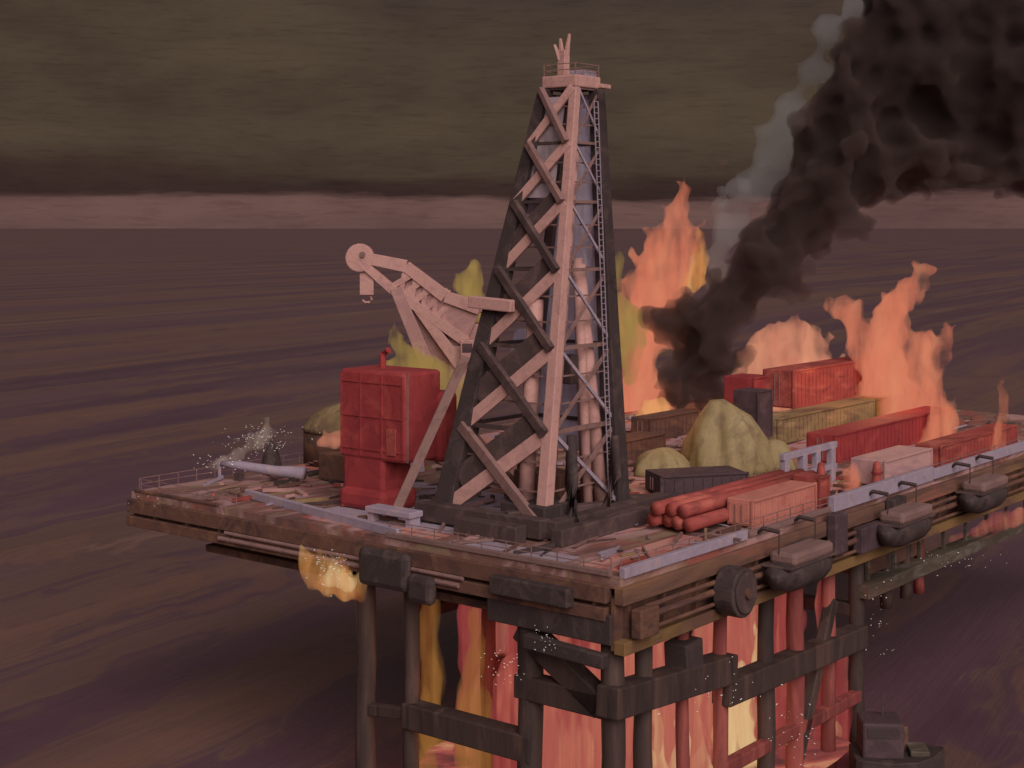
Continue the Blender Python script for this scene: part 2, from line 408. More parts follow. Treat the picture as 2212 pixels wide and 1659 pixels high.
# coated panels let into the deck; pink ones carry painted fire glow
def panel(x0, x1, y0, y1, m, z=.03):
    MB().box(((x0 + x1) / 2, (y0 + y1) / 2, z / 2 + .004), (x1 - x0, y1 - y0, z)).build('deck_panel', M[m], plat)
panel(10, 20, 22, 37, 'lavender'); panel(4, 9.5, 15, 34, 'lavender'); panel(1.5, 3.6, 6, 17, 'lavender')
panel(12, 36, 8.4, 15.5, 'pink_glow_deck', .035); panel(37, 58, 2.6, 26, 'pink_glow_deck', .04); panel(22, 36, 16, 30, 'pink_glow_deck', .045)
panel(59, 78, 4, 34, 'pink_glow_deck', .038); panel(44, 72, 35, 53, 'pink_glow_deck', .042); panel(33, 50, 1.2, 2.5, 'lavender', .05)
panel(1.6, 15, .9, 4.6, 'pink_glow_deck', .033); panel(15.5, 32, .7, 1.25, 'lavender', .036); panel(1.2, 3.4, 18.5, 33, 'pink_glow_deck', .031); panel(19, 27, 44, 53, 'salmon_paint', .036)
# cellar deck under the main deck, legs, braces
MB().box((22, 24, -4.4), (40, 44, .6)).build('cellar_deck', M['brown_paint'], plat)
for p, q, w, h in (((.2, .5, -3.6), (.2, 11.5, -3.6), 1.3, 2.1), ((-1.0, 3.5, -1.7), (-1.0, 10.5, -1.7), .9, 1.3), ((-.9, .6, -5.6), (-.9, 7.5, -5.3), .8, 1.0)):
    MB().bar(p, q, w, h).build('cellar_beam', M['black_steel'], plat, .1)
def leg(b, a, r, z0, z1, m='leg_coat', lean=(0, 0)):
    zs = [z0 + (z1 - z0) * k / 5 for k in range(6)]
    mb = MB().tube([(b + lean[0] * k / 5 + .12 * math.sin(k * 2.1 + b), a + lean[1] * k / 5, z) for k, z in enumerate(zs)], [r * (1.0 - .03 * k + .05 * math.sin(k * 1.7 + b)) * .9 for k in range(6)], 16)
    mb.build('leg', M[m], plat, 0, True)
ZB = -24.5
for b, a, r, z1, m in ((1.0, 1.3, 1.05, -4.7, 'leg_coat'), (1.0, 8.6, 1.15, -.9, 'leg_coat'), (1.0, 20.3, .75, -.9, 'leg_coat'), (1.0, 25.2, .95, -.9, 'leg_coat'),
                       (4.6, 1.2, .85, -5, 'leg_coat'), (9.8, 1.2, .6, -5, 'firelit_leg'), (15.2, 1.2, .7, -5, 'firelit_leg'), (22.3, 1.2, .85, -5, 'leg_coat'), (27.2, 1.2, .9, -5, 'firelit_leg'),
                       (33.2, 1.2, .75, -5, 'firelit_leg'), (38.6, 1.2, .85, -5, 'leg_coat'),
                       (10, 20, .8, -5, 'firelit_leg'), (24, 20, .8, -5, 'firelit_leg'), (38, 20, .8, -5, 'leg_coat'), (38, 36, .8, -5, 'leg_coat'), (20, 36, .8, -5, 'firelit_leg')):
    leg(b, a, r, ZB, z1, m)
for b, m in ((44.6, 'leg_coat'), (49.0, 'leg_coat'), (52, 'firelit_leg')):
    leg(b, 1.2, .6, -11, -5, m)
def brace(p, q, w, m='leg_coat'):
    MB().bar(p, q, w, w * 1.15).build('brace', M[m], plat, .12)
brace((.9, 1.3, -9.2), (.9, 9.5, -9.2), 1.5); brace((.9, 8.0, -13.6), (.9, 20.5, -13.6), 1.7)
brace((-.3, .9, -8.6), (15.8, .9, -9.8), 1.9); brace((14.8, .9, -11.6), (38.6, .9, -12.2), 1.7)
brace((.9, 9.2, -5), (.9, 1.9, -9.4), 1.5)
brace((15.2, 1.0, -17.5), (38.4, 1.0, -17.5), .9, 'firelit_leg'); brace((27.2, 1.0, -20), (33.4, 1.0, -8), .9); brace((9.6, 1.0, -6.4), (9.8, 1.0, -8.9), 2.0, 'black_steel')
brace((.9, 20.3, -13.6), (.9, 25.4, -14.2), .8); brace((10, 20, -12), (38, 20, -12), 1.0, 'firelit_leg'); brace((20, 36, -12), (38, 36, -12), 1.0)
brace((38.6, 1.2, -10), (38, 20, -10), 1.0)
# lower walkway hung under the far half of the deck
MB().box((72, .6, -8.2), (68, 1.8, 1.2)).build('hung_walkway', M['catwalk_coat'], plat, .08)
for k in range(12): MB().bar((40 + k * 5.6, .8, -5), (40 + k * 5.6, .8, -7.7), .3).build('walkway_hanger', M['catwalk_coat'], plat)
MB().box((46, 3, -6.2), (12, 4, 2.2)).build('cellar_box', M['brown_paint'], plat, .1)
# clutter bolted along the near faces
for b, w, z, h, m in ((1.6, 2.3, -3.1, 2.0, 'brown_paint'), (30.5, 2.2, -1.6, 3.4, 'plum_paint'), (36.5, 4.5, -2.9, 2.2, 'plum_paint'), (42.0, 2.6, -1.3, 2.2, 'black_steel'), (24.0, 4.6, -3.0, 2.4, 'black_steel')):
    MB().box((b, -1.0, z), (w, .9, h)).build('equipment_box', M[m], plat, .12)
MB().box((-1.0, 21.2, -2.2), (1.0, 5.2, 3.0)).build('equipment_box', M['black_steel'], plat, .5)
MB().box((-1.0, 17.4, -3.2), (1.0, 2.6, 2.2)).build('equipment_box', M['black_steel'], plat, .5)
pp = MB()
for z, r in ((-1.9, .16), (-2.45, .2)):
    pp.tube([(-.7, 12 + 10 * r, z), (-.7, 37 + 20 * r, z)], r, 8)
pp.build('service_pipe', M['mauve_steel'], plat)
pp = MB()
for z, r in ((-2.2, .18), (-2.9, .25), (-3.8, .15)):
    pp.tube([(2, -.75, z), (104, -.75, z)], r, 8)
pp.build('service_pipe', M['brown_paint'], plat)

# ------------------------------------------------------------------ derrick
der = thing('drilling_derrick', 'tall leaning lattice drilling derrick, black legs and pink braces, at the middle of the deck', 'derrick', (1.7, 123.4, DZ), ROT)
H0, H1, HB, HT = 1.0, 35.4, 5.0, 1.5
SH = (2.0, -2.5)
def K(sx, sy, t, grow=0.0):
    h = HB + (HT - HB) * t + grow
    return Vector((sx * h + SH[0] * t, sy * h + SH[1] * t, H0 + (H1 - H0) * t))
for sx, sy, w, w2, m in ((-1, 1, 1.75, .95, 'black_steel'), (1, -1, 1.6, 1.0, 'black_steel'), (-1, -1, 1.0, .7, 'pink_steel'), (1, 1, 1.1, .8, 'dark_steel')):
    MB().bar(K(sx, sy, 0), K(sx, sy, 1), w, w, w2).build('derrick_leg', M[m], der, .06)  # front leg coloured pink to look lit beside the black ones
MB().bar(K(-1, 1, .0, 1.9) + Vector((-1.0, 1.6, -1)), K(-1, 1, .36, 1.0), .8, .8).build('raking_strut', M['mauve_steel'], der, .06)
TS = [0, .2, .39, .57, .73, .87, 1]
for i in range(len(TS) - 1):
    t0, t1 = TS[i], TS[i + 1]; k = 1 - .5 * t0
    L0, L1, F0, F1, R0, R1, B0, B1 = K(-1, 1, t0), K(-1, 1, t1), K(-1, -1, t0), K(-1, -1, t1), K(1, -1, t0), K(1, -1, t1), K(1, 1, t0), K(1, 1, t1)
    o = Vector((-.35, 0, 0))
    MB().bar(L0 + o, F1 + o, .35, 1.15 * k).build('diagonal_brace', M['pink_steel'], der, .03)                   # rising, coloured pink as if lit
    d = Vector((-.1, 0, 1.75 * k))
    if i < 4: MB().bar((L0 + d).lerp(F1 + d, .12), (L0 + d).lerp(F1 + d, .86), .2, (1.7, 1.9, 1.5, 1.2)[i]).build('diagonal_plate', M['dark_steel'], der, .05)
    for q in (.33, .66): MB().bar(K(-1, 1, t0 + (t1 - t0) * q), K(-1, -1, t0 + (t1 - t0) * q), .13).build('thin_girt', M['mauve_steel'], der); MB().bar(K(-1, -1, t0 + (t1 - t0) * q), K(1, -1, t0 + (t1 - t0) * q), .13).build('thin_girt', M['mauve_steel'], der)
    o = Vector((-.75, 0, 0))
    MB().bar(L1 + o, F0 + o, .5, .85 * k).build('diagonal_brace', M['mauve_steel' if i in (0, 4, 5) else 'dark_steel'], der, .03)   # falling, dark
    MB().bar(L1, F1, .3 * k, .35 * k).build('girt', M['dark_steel'], der)
    o = Vector((0, -.3, 0))
    MB().bar(F0 + o, R1 + o, .22 * k, .3 * k).build('diagonal_brace', M['mauve_steel'], der)
    MB().bar(R0 + o, F1 + o, .22 * k, .3 * k).build('diagonal_brace', M['lavender'], der)
    MB().bar(F1, R1, .3 * k, .35 * k).build('girt', M['mauve_steel'], der)
    MB().bar(R1, B1, .3 * k).build('girt', M['dark_steel'], der); MB().bar(B1, L1, .3 * k).build('girt', M['dark_steel'], der)
    MB().bar(B0, L1, .3 * k).build('diagonal_brace', M['pink_panel'], der); MB().bar(L0, B1, .3 * k).build('diagonal_brace', M['mauve_steel'], der)
def face(c0, c1, t0, t1, m, ins, s0=0.0, s1=1.0):
    a, b, c, d = K(*c0, t0), K(*c1, t0), K(*c1, t1), K(*c0, t1)
    q = [a.lerp(b, s0), a.lerp(b, s1), d.lerp(c, s1), d.lerp(c, s0)]
    return MB().prism(q, ins).build('wind_wall', M[m], der)
face((1, 1), (1, -1), .12, .62, 'lavender_wall', (.12, 0, 0), .04, .96)
face((1, 1), (1, -1), .62, .99, 'lavender_wall', (.12, 0, 0), .0, .95)
face((1, 1), (-1, 1), .70, .99, 'grey_wall', (0, .12, 0), .0, .95)
face((-1, 1), (-1, -1), .74, .98, 'grey_wall', (.12, 0, 0), .06, .7)
face((1, 1), (-1, 1), .30, .42, 'lavender_wall', (0, .12, 0), .1, .5)
ld = MB()
for y in (-.28, .28):
    ld.bar(K(1, -1, .02) + Vector((-1.6, -.55 + 0, 0)) + Vector((y, 0, 0)), K(1, -1, .97) + Vector((-.9, -.5, 0)) + Vector((y, 0, 0)), .07)
for k in range(70):
    t = .02 + .95 * k / 69; c_ = (K(1, -1, .02) + Vector((-1.6, -.55, 0))).lerp(K(1, -1, .97) + Vector((-.9, -.5, 0)), k / 69)
    ld.bar(c_ - Vector((.3, 0, 0)), c_ + Vector((.3, 0, 0)), .05)
ld.build('ladder', M['lavender'], der)
# standing pipe inside the tower
for p, q, r in (((-2.2, -3.2, 1.0), (1.2, -3.3, 30.5), .5), ((1.6, -4.5, .8), (1.9, -3.2, 21.5), .42), ((-3.8, -2.2, 1.2), (-2.0, -1.9, 18.2), .65), ((3.4, -4.6, .9), (2.0, -3.2, 21), .6), ((3.0, -3.2, .8), (2.3, -3.0, 17), .35)):
    MB().tube([p, Vector(p).lerp(Vector(q), .5), q], r, 10).build('drill_pipe', M['pink_steel'], der, 0, True)
MB().box((.5, -3.5, 12.5), (1.0, 1.0, 2.4)).build('travelling_block', M['dark_steel'], der, .1)
zt_ = .485; qa = K(-1, 1, zt_); qb = qa.lerp(K(-1, -1, zt_), .42)
MB().bar(qa + Vector((-1.3, 1.6, .25)), qb + Vector((-1.1, 0, 0)), .7, 1.0).build('boom_end_bar', M['pink_steel'], der, .1)  # bar standing in for the boom heel where it crosses the leg
# base frame and substructure
for p, q, w, h in (((-6.6, -6.4, .2), (-6.6, 6.6, .2), 1.3, 1.5), ((-6.4, -6.6, .1), (9.5, -6.6, .1), 1.3, 1.4), ((6.6, -6, .2), (6.6, 6.6, .2), 1.0, 1.3), ((-7.6, -8.2, -.1), (4.8, -8.2, -.1), 1.1, 1.3), ((-8.4, -5.5, -.1), (-8.4, .8, -.1), 1.3, 1.4), ((-6.6, -2.5, .3), (2, -6.2, .3), .9, 1.6)):
    MB().bar((p[0], p[1], p[2] + .75), (q[0], q[1], q[2] + .75), w, h).build('base_beam', M['dark_steel'], der, .1)
MB().box((-3.5, -3.4, 1.5), (4.4, 4.4, 1.8)).build('rotary_floor', M['black_steel'], der, .15)
MB().box((3.0, 1.0, 2.0), (2.4, 5.0, 3.0)).build('draw_works', M['brown_paint'], der, .15)
MB().tube([(-3.9, -7.0, 1), (-1.9, -5.4, 3.6), (-1.6, -5.2, 7.5)], [.6, .55, .4], 8).build('mud_hose', M['black_steel'], der, 0, True)
MB().tube([(1.2, -6.4, 1.2), (3.0, -6.2, 3.8), (3.4, -5.9, 7.0)], [.55, .5, .3], 8).build('mud_hose', M['dark_steel'], der, 0, True)
# crown
cz = H1; ccx, ccy = SH
MB().box((ccx, ccy, cz + .55), (3.5, 3.5, 1.0)).build('crown_platform', M['pink_steel'], der, .12)
MB().box((ccx + .9, ccy - .5, cz + 1.3), (1.7, 1.8, .6)).build('crown_block', M['lavender'], der, .1)
MB().box((ccx + 2.0, ccy - 1.9, cz + .3), (1.3, .5, .35)).build('crown_outrigger', M['pink_steel'], der, .06)
rm = MB()
for sx, sy in ((-1, -1), (1, -1), (1, 1), (-1, 1)): rm.bar((ccx + sx * 1.6, ccy + sy * 1.6, cz + 1), (ccx + sx * 1.6, ccy + sy * 1.6, cz + 2.0), .09)
for z in (1.5, 2.0):
    for q, r in (((-1, -1), (1, -1)), ((1, -1), (1, 1)), ((1, 1), (-1, 1)), ((-1, 1), (-1, -1))):
        rm.bar((ccx + q[0] * 1.6, ccy + q[1] * 1.6, cz + z), (ccx + r[0] * 1.6, ccy + r[1] * 1.6, cz + z), .07)
rm.build('crown_rail', M['mauve_steel'], der)
mx0, my0 = ccx - .55, ccy + .4
mm_ = MB().bar((mx0, my0, cz + 1), (mx0, my0, cz + 3.2), .75)
for dx, dy, z in ((.22, -.28, 4.6), (-.12, .14, 4.2), (-.36, .40, 3.7)):
    mm_.bar((mx0 + dx * .5, my0 + dy * .5, cz + 2.4), (mx0 + dx * 1.4, my0 + dy * 1.4, cz + z), .42, .42, .2)
mm_.build('crown_mast', M['pink_steel'], der, .05)

# ------------------------------------------------------------------ crane
cr = thing('pedestal_crane', 'pale pink pedestal crane with raised boom and hanging hook behind the red module', 'crane', (-5.2, 152.5, DZ), 0)
MB().tube([(0, 0, 0), (0, 0, 12)], [1.5, 1.3], 18).build('pedestal', M['pink_panel'], cr, 0, True)
MB().box((.5, .6, 12.2), (3.6, 2.4, 4.0)).build('machinery_house', M['pink_panel'], cr, .15)
cb = MB().box((.8, -1.5, 11.6), (1.6, 1.4, 2.2)).build('operator_cab', M['pink_steel'], cr, .12)
MB().box((.7, -2.22, 11.9), (1.0, .05, .9)).build('cab_window', M['plum_paint'], cb)
tip = Vector((-10.0, -1, 21.0)); heel = Vector((1.9, 0, 15.8)); low = Vector((.6, 0, 12.4)); elb = Vector((-7.2, -.5, 17.9)); hump = Vector((-5.6, -.4, 20.1))
bo = MB()
for dy in (-.8, .8):
    o = Vector((0, dy, 0))
    top = [heel, Vector((-1.6, -.2, 17.0)), hump, tip]
    for k in range(3): bo.bar(top[k] + o * (1 - .25 * k), top[k + 1] + o * (.75 - .2 * k), 1.0, 1.25, .9)
    bo.bar(low + o, elb + o * .6, 1.0, 1.1, .8); bo.bar(elb + o * .6, tip + o * .4 + Vector((.4, 0, -.9)), .8, .9)
    n = 7
    for k in range(n):
        p0 = heel.lerp(hump, k / n) + o * .8; q0 = low.lerp(elb, (k + 1) / n) + o * .7; p1 = low.lerp(elb, k / n) + o * .7; q1 = heel.lerp(hump, (k + 1) / n) + o * .8
        bo.bar(p0, q0, .4, .6); bo.bar(p1, q1, .35, .5)
bo.build('boom', M['pink_steel'], cr, .05)
MB().prism([heel + Vector((.2, -.95, 0)), low + Vector((0, -.95, 0)), elb + Vector((.6, -.2, 0)), hump + Vector((0, -.3, -.4)), Vector((-1.6, -.95, 16.6))], (0, 1.3, 0)).build('boom_web', M['pink_panel'], cr, .08)
MB().bar(heel - Vector((.4, 0, 0)), heel + Vector((3.4, 0, .2)), 1.1, 1.0).build('counter_jib', M['pink_steel'], cr, .1)
MB().tube([tip + Vector((-.2, -.7, -.05)), tip + Vector((-.2, .7, -.05))], 1.45, 22).build('sheave', M['pink_steel'], cr, .12)
MB().tube([tip + Vector((.1, -.9, .3)), tip + Vector((.1, -.72, .3))], .3, 14).build('sheave_hub', M['mauve_steel'], cr)
hk = MB().bar(tip + Vector((.5, 0, -1)), tip + Vector((.5, 0, -2.4)), .12); hk.box(tip + Vector((.5, 0, -2.7)), (1.4, .8, 2.2))
hk.tube([tip + Vector((.5 + .5 * math.sin(x), 0, -4.2 + .4 * math.cos(x))) for x in (0, .9, 1.8, 2.7, 3.6, 4.4)], .14, 8)
hk.build('hook_block', M['pink_steel'], cr, .12)
ft = Vector((-1.9, 0, 6.6)); fr_ = Vector((1.3, 0, 7.0))
for dy in (-.8, .8):
    MB().bar(elb + Vector((.6, dy * .6, 0)), ft + Vector((0, dy, 0)), 1.0, 1.2, 1.4).build('back_strut', M['pink_panel'], cr, .08)
    MB().bar(elb + Vector((1.6, dy * .6, -.4)), fr_ + Vector((-1.0, dy, 2.6)), .7, .9, 1.0).build('back_strut', M['pink_steel'], cr, .08)
MB().prism([elb + Vector((1.4, 0, -.6)), ft, fr_, low + Vector((.9, 0, .2))], (0, .1, 0)).build('strut_plate', M['pink_panel'], cr)

# ------------------------------------------------------------------ red module on the left
rd = dthing('cargo_module', 'big dark red block shaped module left of the derrick, wider at its top', 'deck module', 8.6, 30.6, 0)
MB().box((0, .6, .9), (4.4, 5.4, 1.8)).build('foot', M['red_paint'], rd, .5)
MB().box((.2, .9, 3.0), (3.6, 4.8, 3.2)).build('neck', M['red_paint'], rd, .3)
ub = MB().box((.6, -.3, 8.1), (4.6, 7.6, 7.6)).build('body', M['red_paint'], rd, .3)
MB().box((3.4, -3.4, 7.0), (2.2, 2.6, 6.0)).build('side_tank', M['red_paint'], rd, .5)
rb = MB()
for z in (5.2, 8.0, 10.9): rb.box((-1.74, -.3, z), (.1, 7.4, .14))
for y in (-3.9, -1.5, 1.0, 3.3): rb.box((-1.745, y, 8.1), (.1, .14, 7.0))
rb.build('panel_rib', M['red_paint'], ub)
MB().box((-1.76, -2.6, 6.0), (.12, 1.1, 2.2)).build('door', M['rust_red'], ub, .03)
MB().bar((-1.4, -4.15, 11.9), (-1.4, -4.15, 4.4), .12).build('corner_pipe', M['mauve_steel'], ub)
vt = MB().tube([(1.2, 1.2, 11.9), (1.2, 1.2, 13.0), (1.2, .5, 13.4)], .3, 10); vt.build('roof_vent', M['red_paint'], rd)

# ------------------------------------------------------------------ things lying along the deck
def container(name, label, b0, b1, a, w, h, m, z=0.0, tilt=0.0, ribs=True, group=None, cat='container'):
    ln = b1 - b0
    t = dthing(name, label, cat, (b0 + b1) / 2, a, z, group, tilt)
    body = MB().box((0, 0, h / 2 + .08), (ln, w, h - .16)).build('body', M[m], t, .1)
    if ribs:
        r = MB(); n = max(4, int(ln / .9))
        for k in range(n): r.box((-ln / 2 + .5 + k * (ln - 1) / (n - 1), -w / 2 - .03, h / 2 + .05), (.28, .08, h - .8))
        r.build('side_rib', M[m], body)
        d = MB().box((-ln / 2 - .04, 0, h / 2 + .05), (.08, w - .5, h - .6)).build('end_door', M[m], t, .03)
        l = MB()
        for y in (-.3, .3): l.bar((-ln / 2 - .13, y, .5), (-ln / 2 - .13, y, h - .4), .08)
        l.build('lock_bar', M['mauve_steel'], d)
    f = MB()
    for z_ in (.15, h - .05): f.bar((-ln / 2 - .06, -w / 2 - .08, z_), (ln / 2 + .06, -w / 2 - .08, z_), .16, .18)
    for x in (-1, 1): f.bar((x * (ln / 2 + .02), -w / 2 - .08, 0), (x * (ln / 2 + .02), -w / 2 - .08, h), .16, .18)
    f.build('corner_frame', M[m], t)
    return t
def pipes(name, label, b0, b1, a, n, r, m, layers=2, z=0.0):
    t = dthing(name, label, 'pipe stack', (b0 + b1) / 2, a, z); ln = b1 - b0
    k = 0
    for l in range(layers):
        for i in range(n - l):
            e = random.uniform(-.6, .6)
            y = (i - (n - l - 1) / 2) * r * 2.05
            MB().tube([(-ln / 2 + e, y, .3 + r + l * r * 1.8), (ln / 2 + e, y, .3 + r + l * r * 1.8)], r, 10).build('pipe', M[m], t, 0, True)
    for x in (-.4, 0, .4): MB().box((x * ln, 0, .15), (.4, n * r * 2.2, .3)).build('cradle', M['dark_steel'], t)
    return t
pipes('pipe_stack', 'long rust red pipes stacked beside the near right deck edge', 15, 36.5, 5.6, 4, .55, 'rust_red')
container('shipping_container', 'salmon pink container in front of the long rust red pipes', 20.3, 31, 2.5, 2.3, 2.3, 'salmon_paint')
container('end_cabinet', 'small rust red cabinet at the right end of the salmon container', 31.5, 33.2, 2.5, 2.5, 2.7, 'rust_red', ribs=False, cat='cabinet')
container('skid_box', 'low black skid box right of the derrick foot under the olive dome', 27.5, 35.8, 13.6, 4.0, 2.0, 'plum_paint', 0, -.62)
container('shipping_container', 'dark brown container with orange fire at its left side, behind the olive dome', 56, 66, 36, 2.6, 2.6, 'brown_paint')
container('shipping_container', 'plum coloured box behind the peak of the olive dome', 57.5, 60.5, 23.4, 3.0, 5.2, 'plum_paint', 1.2, ribs=False, cat='box')
container('shipping_container', 'long olive brown container below the upper red module', 62, 86, 23.4, 3.0, 3.0, 'olive_brown')
container('accommodation_module', 'raised red module at the top right in front of the flames', 73, 98, 28, 4.0, 4.6, 'rust_red', 2.6, cat='module')
container('accommodation_module', 'short red cabin with pitched top at the left end of the raised red module', 70, 74.2, 31.5, 4.0, 5.6, 'red_paint', .8, ribs=False, cat='cabin')
container('storage_box', 'ochre yellow box at the foot of the right flames beside the olive container', 88, 95, 24, 3.0, 2.8, 'ochre_paint', ribs=False, cat='box')
container('shipping_container', 'long dark red container in the middle of the right deck', 53.5, 83, 12.4, 3.2, 3.1, 'red_paint')
container('tarpaulin_slab', 'pale pink flat topped block at the right deck edge', 44.5, 55, 3.0, 3.4, 2.5, 'pale_slab', ribs=False, cat='cargo block')
container('shipping_container', 'long rust red container near the far right deck edge', 57.5, 78, 2.7, 2.6, 2.4, 'rust_red')
container('shipping_container', 'brown container on the deck behind the derrick right leg', 38, 47, 28.5, 3.0, 2.6, 'brown_paint')
container('storage_box', 'dark brown box at the left end of the deck beside the lavender pipe', 15, 19, 43, 4.5, 2.6, 'brown_paint', ribs=False, cat='box')
container('storage_box', 'brown box behind the dark cone at the far left', 21.5, 26, 48, 5.5, 2.8, 'mauve_steel', ribs=False, cat='box')
# burnt wreckage strewn about: nobody could count it
def wreckage():
    rnd = random.Random(5); mb = MB(); slot = []
    cols = ['lavender', 'pink_panel', 'rust_red', 'dark_steel', 'brown_paint', 'olive_brown', 'mauve_slab', 'black_steel', 'brown_paint', 'mauve_steel']
    zones = [(2, 60, 1.5, 12, 150), (30, 100, 2, 34, 240), (2, 20, 14, 52, 110), (20, 80, 34, 52, 130), (14, 40, 10, 30, 90)]
    for b0, b1, a0, a1, n in zones:
        for k in range(n):
            b, a = rnd.uniform(b0, b1), rnd.uniform(a0, a1)
            ln = rnd.choice((.4, .9, 2.0, 3.4, 5.5)) * rnd.uniform(.7, 1.2); w = rnd.uniform(.1, .5) * (1 if ln < 3 else .6); h = rnd.uniform(.05, .35)
            R = Matrix.Rotation(rnd.gauss(0, .35) + (1.57 if rnd.random() < .25 else 0), 3, 'Z') @ Matrix.Rotation(rnd.gauss(0, .06), 3, 'Y')
            f0 = len(mb.f); mb.box((b, a, h / 2 + .07), (ln, w, h), R); slot += [rnd.randrange(len(cols))] * (len(mb.f) - f0)
    o = mb.build('wreckage', M[cols[0]], None)
    for c_ in cols[1:]: o.data.materials.append(M[c_])
    o.data.polygons.foreach_set('material_index', slot)
    o.location = W(0, 0, 0); o.rotation_euler = (0, 0, ROT)
    tag(o, 'loose scorched planks, plates and scrap scattered over the whole deck', 'wreckage', kind='stuff')
wreckage()
# olive dome and two small olive heaps
def heap(name, label, b, a, r, h, m, prof=None, lean=0.0):
    t = dthing(name, label, 'tarp heap', b, a, 0)
    prof = prof or [(1, 0), (.98, .15), (.9, .4), (.7, .68), (.42, .88), (.16, .98), (.02, 1)]
    mb = MB().lathe((0, 0, 0), [(r * q, h * z) for q, z in prof], 64)
    vs = []
    for v in mb.v:
        q = Vector(v); an = math.atan2(q.y, q.x); zt = q.z / h
        fold = 1 + (.10 * math.sin(an * 5 + b) + .05 * math.sin(an * 11 + a) + .03 * math.sin(an * 17 + zt * 5)) * (1 - zt * .7) + .24 * noise.noise(q * .4 + Vector((b, a, 0))) + .09 * noise.noise(q * 1.1) + .05 * noise.noise(q * 2.6)
        x = q.x * fold * (1.35 if q.x > 0 else .85); y = q.y * fold * 1.1
        vs.append((x + lean * zt * (1 - zt * .3), y, q.z * (1 + .22 * noise.noise(Vector((q.x * .4, q.y * .4, b))))))
    mb.v = vs; mb.build('cover', M[m], t, 0, True)
    rp_ = MB().tube([(r * 1.0 * math.cos(k * PI / 12) * (1.35 if math.cos(k * PI / 12) > 0 else .85), r * 1.12 * math.sin(k * PI / 12), .2) for k in range(25)], .1, 6)
    rp_.build('hem_rope', M['mauve_steel'], t)
heap('covered_dome', 'large olive tarpaulin dome on the deck right of the derrick', 43.0, 17.4, 3.7, 7.2, 'olive_paint', [(1, 0), (1, .1), (.97, .26), (.9, .44), (.78, .62), (.6, .78), (.36, .92), (.03, 1)], -.2)
heap('covered_dome', 'small low olive heap to the left of the large olive dome', 37.6, 21.4, 2.6, 2.8, 'olive_paint')
heap('covered_dome', 'small olive heap to the right of the large olive dome', 47.5, 14.4, 1.9, 3.4, 'olive_paint')
# lavender frame on the right deck
fr = dthing('pipe_gantry', 'lavender open frame of posts and rails on the right deck', 'frame', 40, 6.6, 0)
for x in (-4.6, -1.2, 1.4, 4.4): MB().box((x, 0, 1.7), (.8, .6, 3.4)).build('post', M['lavender'], fr, .06)
for z, d in ((3.5, .6), (1.5, .5)): MB().box((0, -.02, z), (10.4, .5, d)).build('rail', M['lavender'], fr, .06)
# thin red posts
for b, a, h, lb in ((36.5, 3.6, 3.2, 'small rust red post at the right end of the long pipes'), (43.6, 1.6, 2.6, 'small rust red post in front of the pale pink block')):
    t = dthing('bollard_post', lb, 'post', b, a, 0)
    MB().lathe((0, 0, 0), [(.62, 0), (.62, .15), (.42, .2), (.40, h * .7), (.3, h * .93), (.08, h)], 14).build('post', M['rust_red'], t, 0, True)
    MB().tube([(0, 0, h * .55), (0, 0, h * .62)], .5, 14).build('collar', M['red_paint'], t)
# left end of the deck
dm = dthing('storage_tank', 'brown round topped tank with ochre roof at the left end of the deck', 'tank', 25.5, 50.3, 0)
MB().lathe((0, 0, 0), [(5.6, 0), (5.6, 3.4)], 36).build('shell', M['brown_paint'], dm, 0, True)
MB().lathe((0, 0, 3.4), [(5.75, 0), (5.6, .4), (4.9, 1.3), (3.4, 2.2), (1.6, 2.7), (.05, 2.9)], 36).build('roof', M['olive_brown'], dm, 0, True)
lm = MB()
for k in range(14):
    an = PI * .9 + k * .14; lm.bar((5.62 * math.cos(an), 5.62 * math.sin(an), .2 + k * .25), (5.95 * math.cos(an), 5.95 * math.sin(an), .2 + k * .25), .5, .07)
lm.build('stair', M['mauve_steel'], dm)
dv = dthing('vent_box', 'lavender grey slanted vent housing between the left tank and the red module', 'vent', 23.6, 42.4, 0)
MB().prism([(-1.2, -2, 0), (1.2, -2, 0), (1.2, -1.2, 6.2), (-.9, -.6, 6.6)], (0, 3.6, 0)).build('hood', M['lavender'], dv, .1)
MB().box((-1.2, -.2, 1.2), (.16, 2.2, 1.6)).build('louvre', M['mauve_steel'], dv)
cn = dthing('deck_cone', 'small dark pointed cone at the left end of the deck', 'cone', 15.5, 52.4, 0)
MB().lathe((0, 0, 0), [(1.05, 0), (1.0, .5), (.85, 1.4), (.55, 2.3), (.2, 2.9), (.03, 3.1)], 18).build('cone', M['black_steel'], cn, 0, True)
MB().lathe((0, 0, 0), [(1.3, 0), (1.3, .18)], 18).build('base', M['dark_steel'], cn)
lb = dthing('long_pipe', 'lavender pipe lying across the left end of the deck', 'pipe', 11, 48.2, 0, None)
MB().tube([(-1.6, 4.4, 1.5), (-1.0, 2.5, 1.45), (.6, -.8, 1.05), (1.6, -3.6, 1.0)], [.28, .42, .5, .62], 12).build('pipe', M['lavender'], lb, 0, True)
for p in ((-1.0, 2.6), (1.2, -2.6)): MB().box((p[0], p[1], .32), (.6, .8, .64)).build('cradle', M['dark_steel'], lb)
MB().bar((-1.7, 4.6, 0), (-1.7, 4.6, 1.5), .22).build('stub', M['lavender'], lb)
for b, a, h, lab in ((30, 52.5, 2.3, 'small brown drum behind the left storage tank'), (17, 38, 1.9, 'small brown drum left of the red module foot')):
    t = dthing('oil_drum', lab, 'drum', b, a, 0)
    MB().lathe((0, 0, 0), [(.95, 0), (.95, h), (.8, h), (.8, h - .08)], 16).build('drum', M['brown_paint'], t, 0)
    MB().lathe((0, 0, h * .5), [(1.0, 0), (1.0, .12)], 16).build('hoop', M['dark_steel'], t)
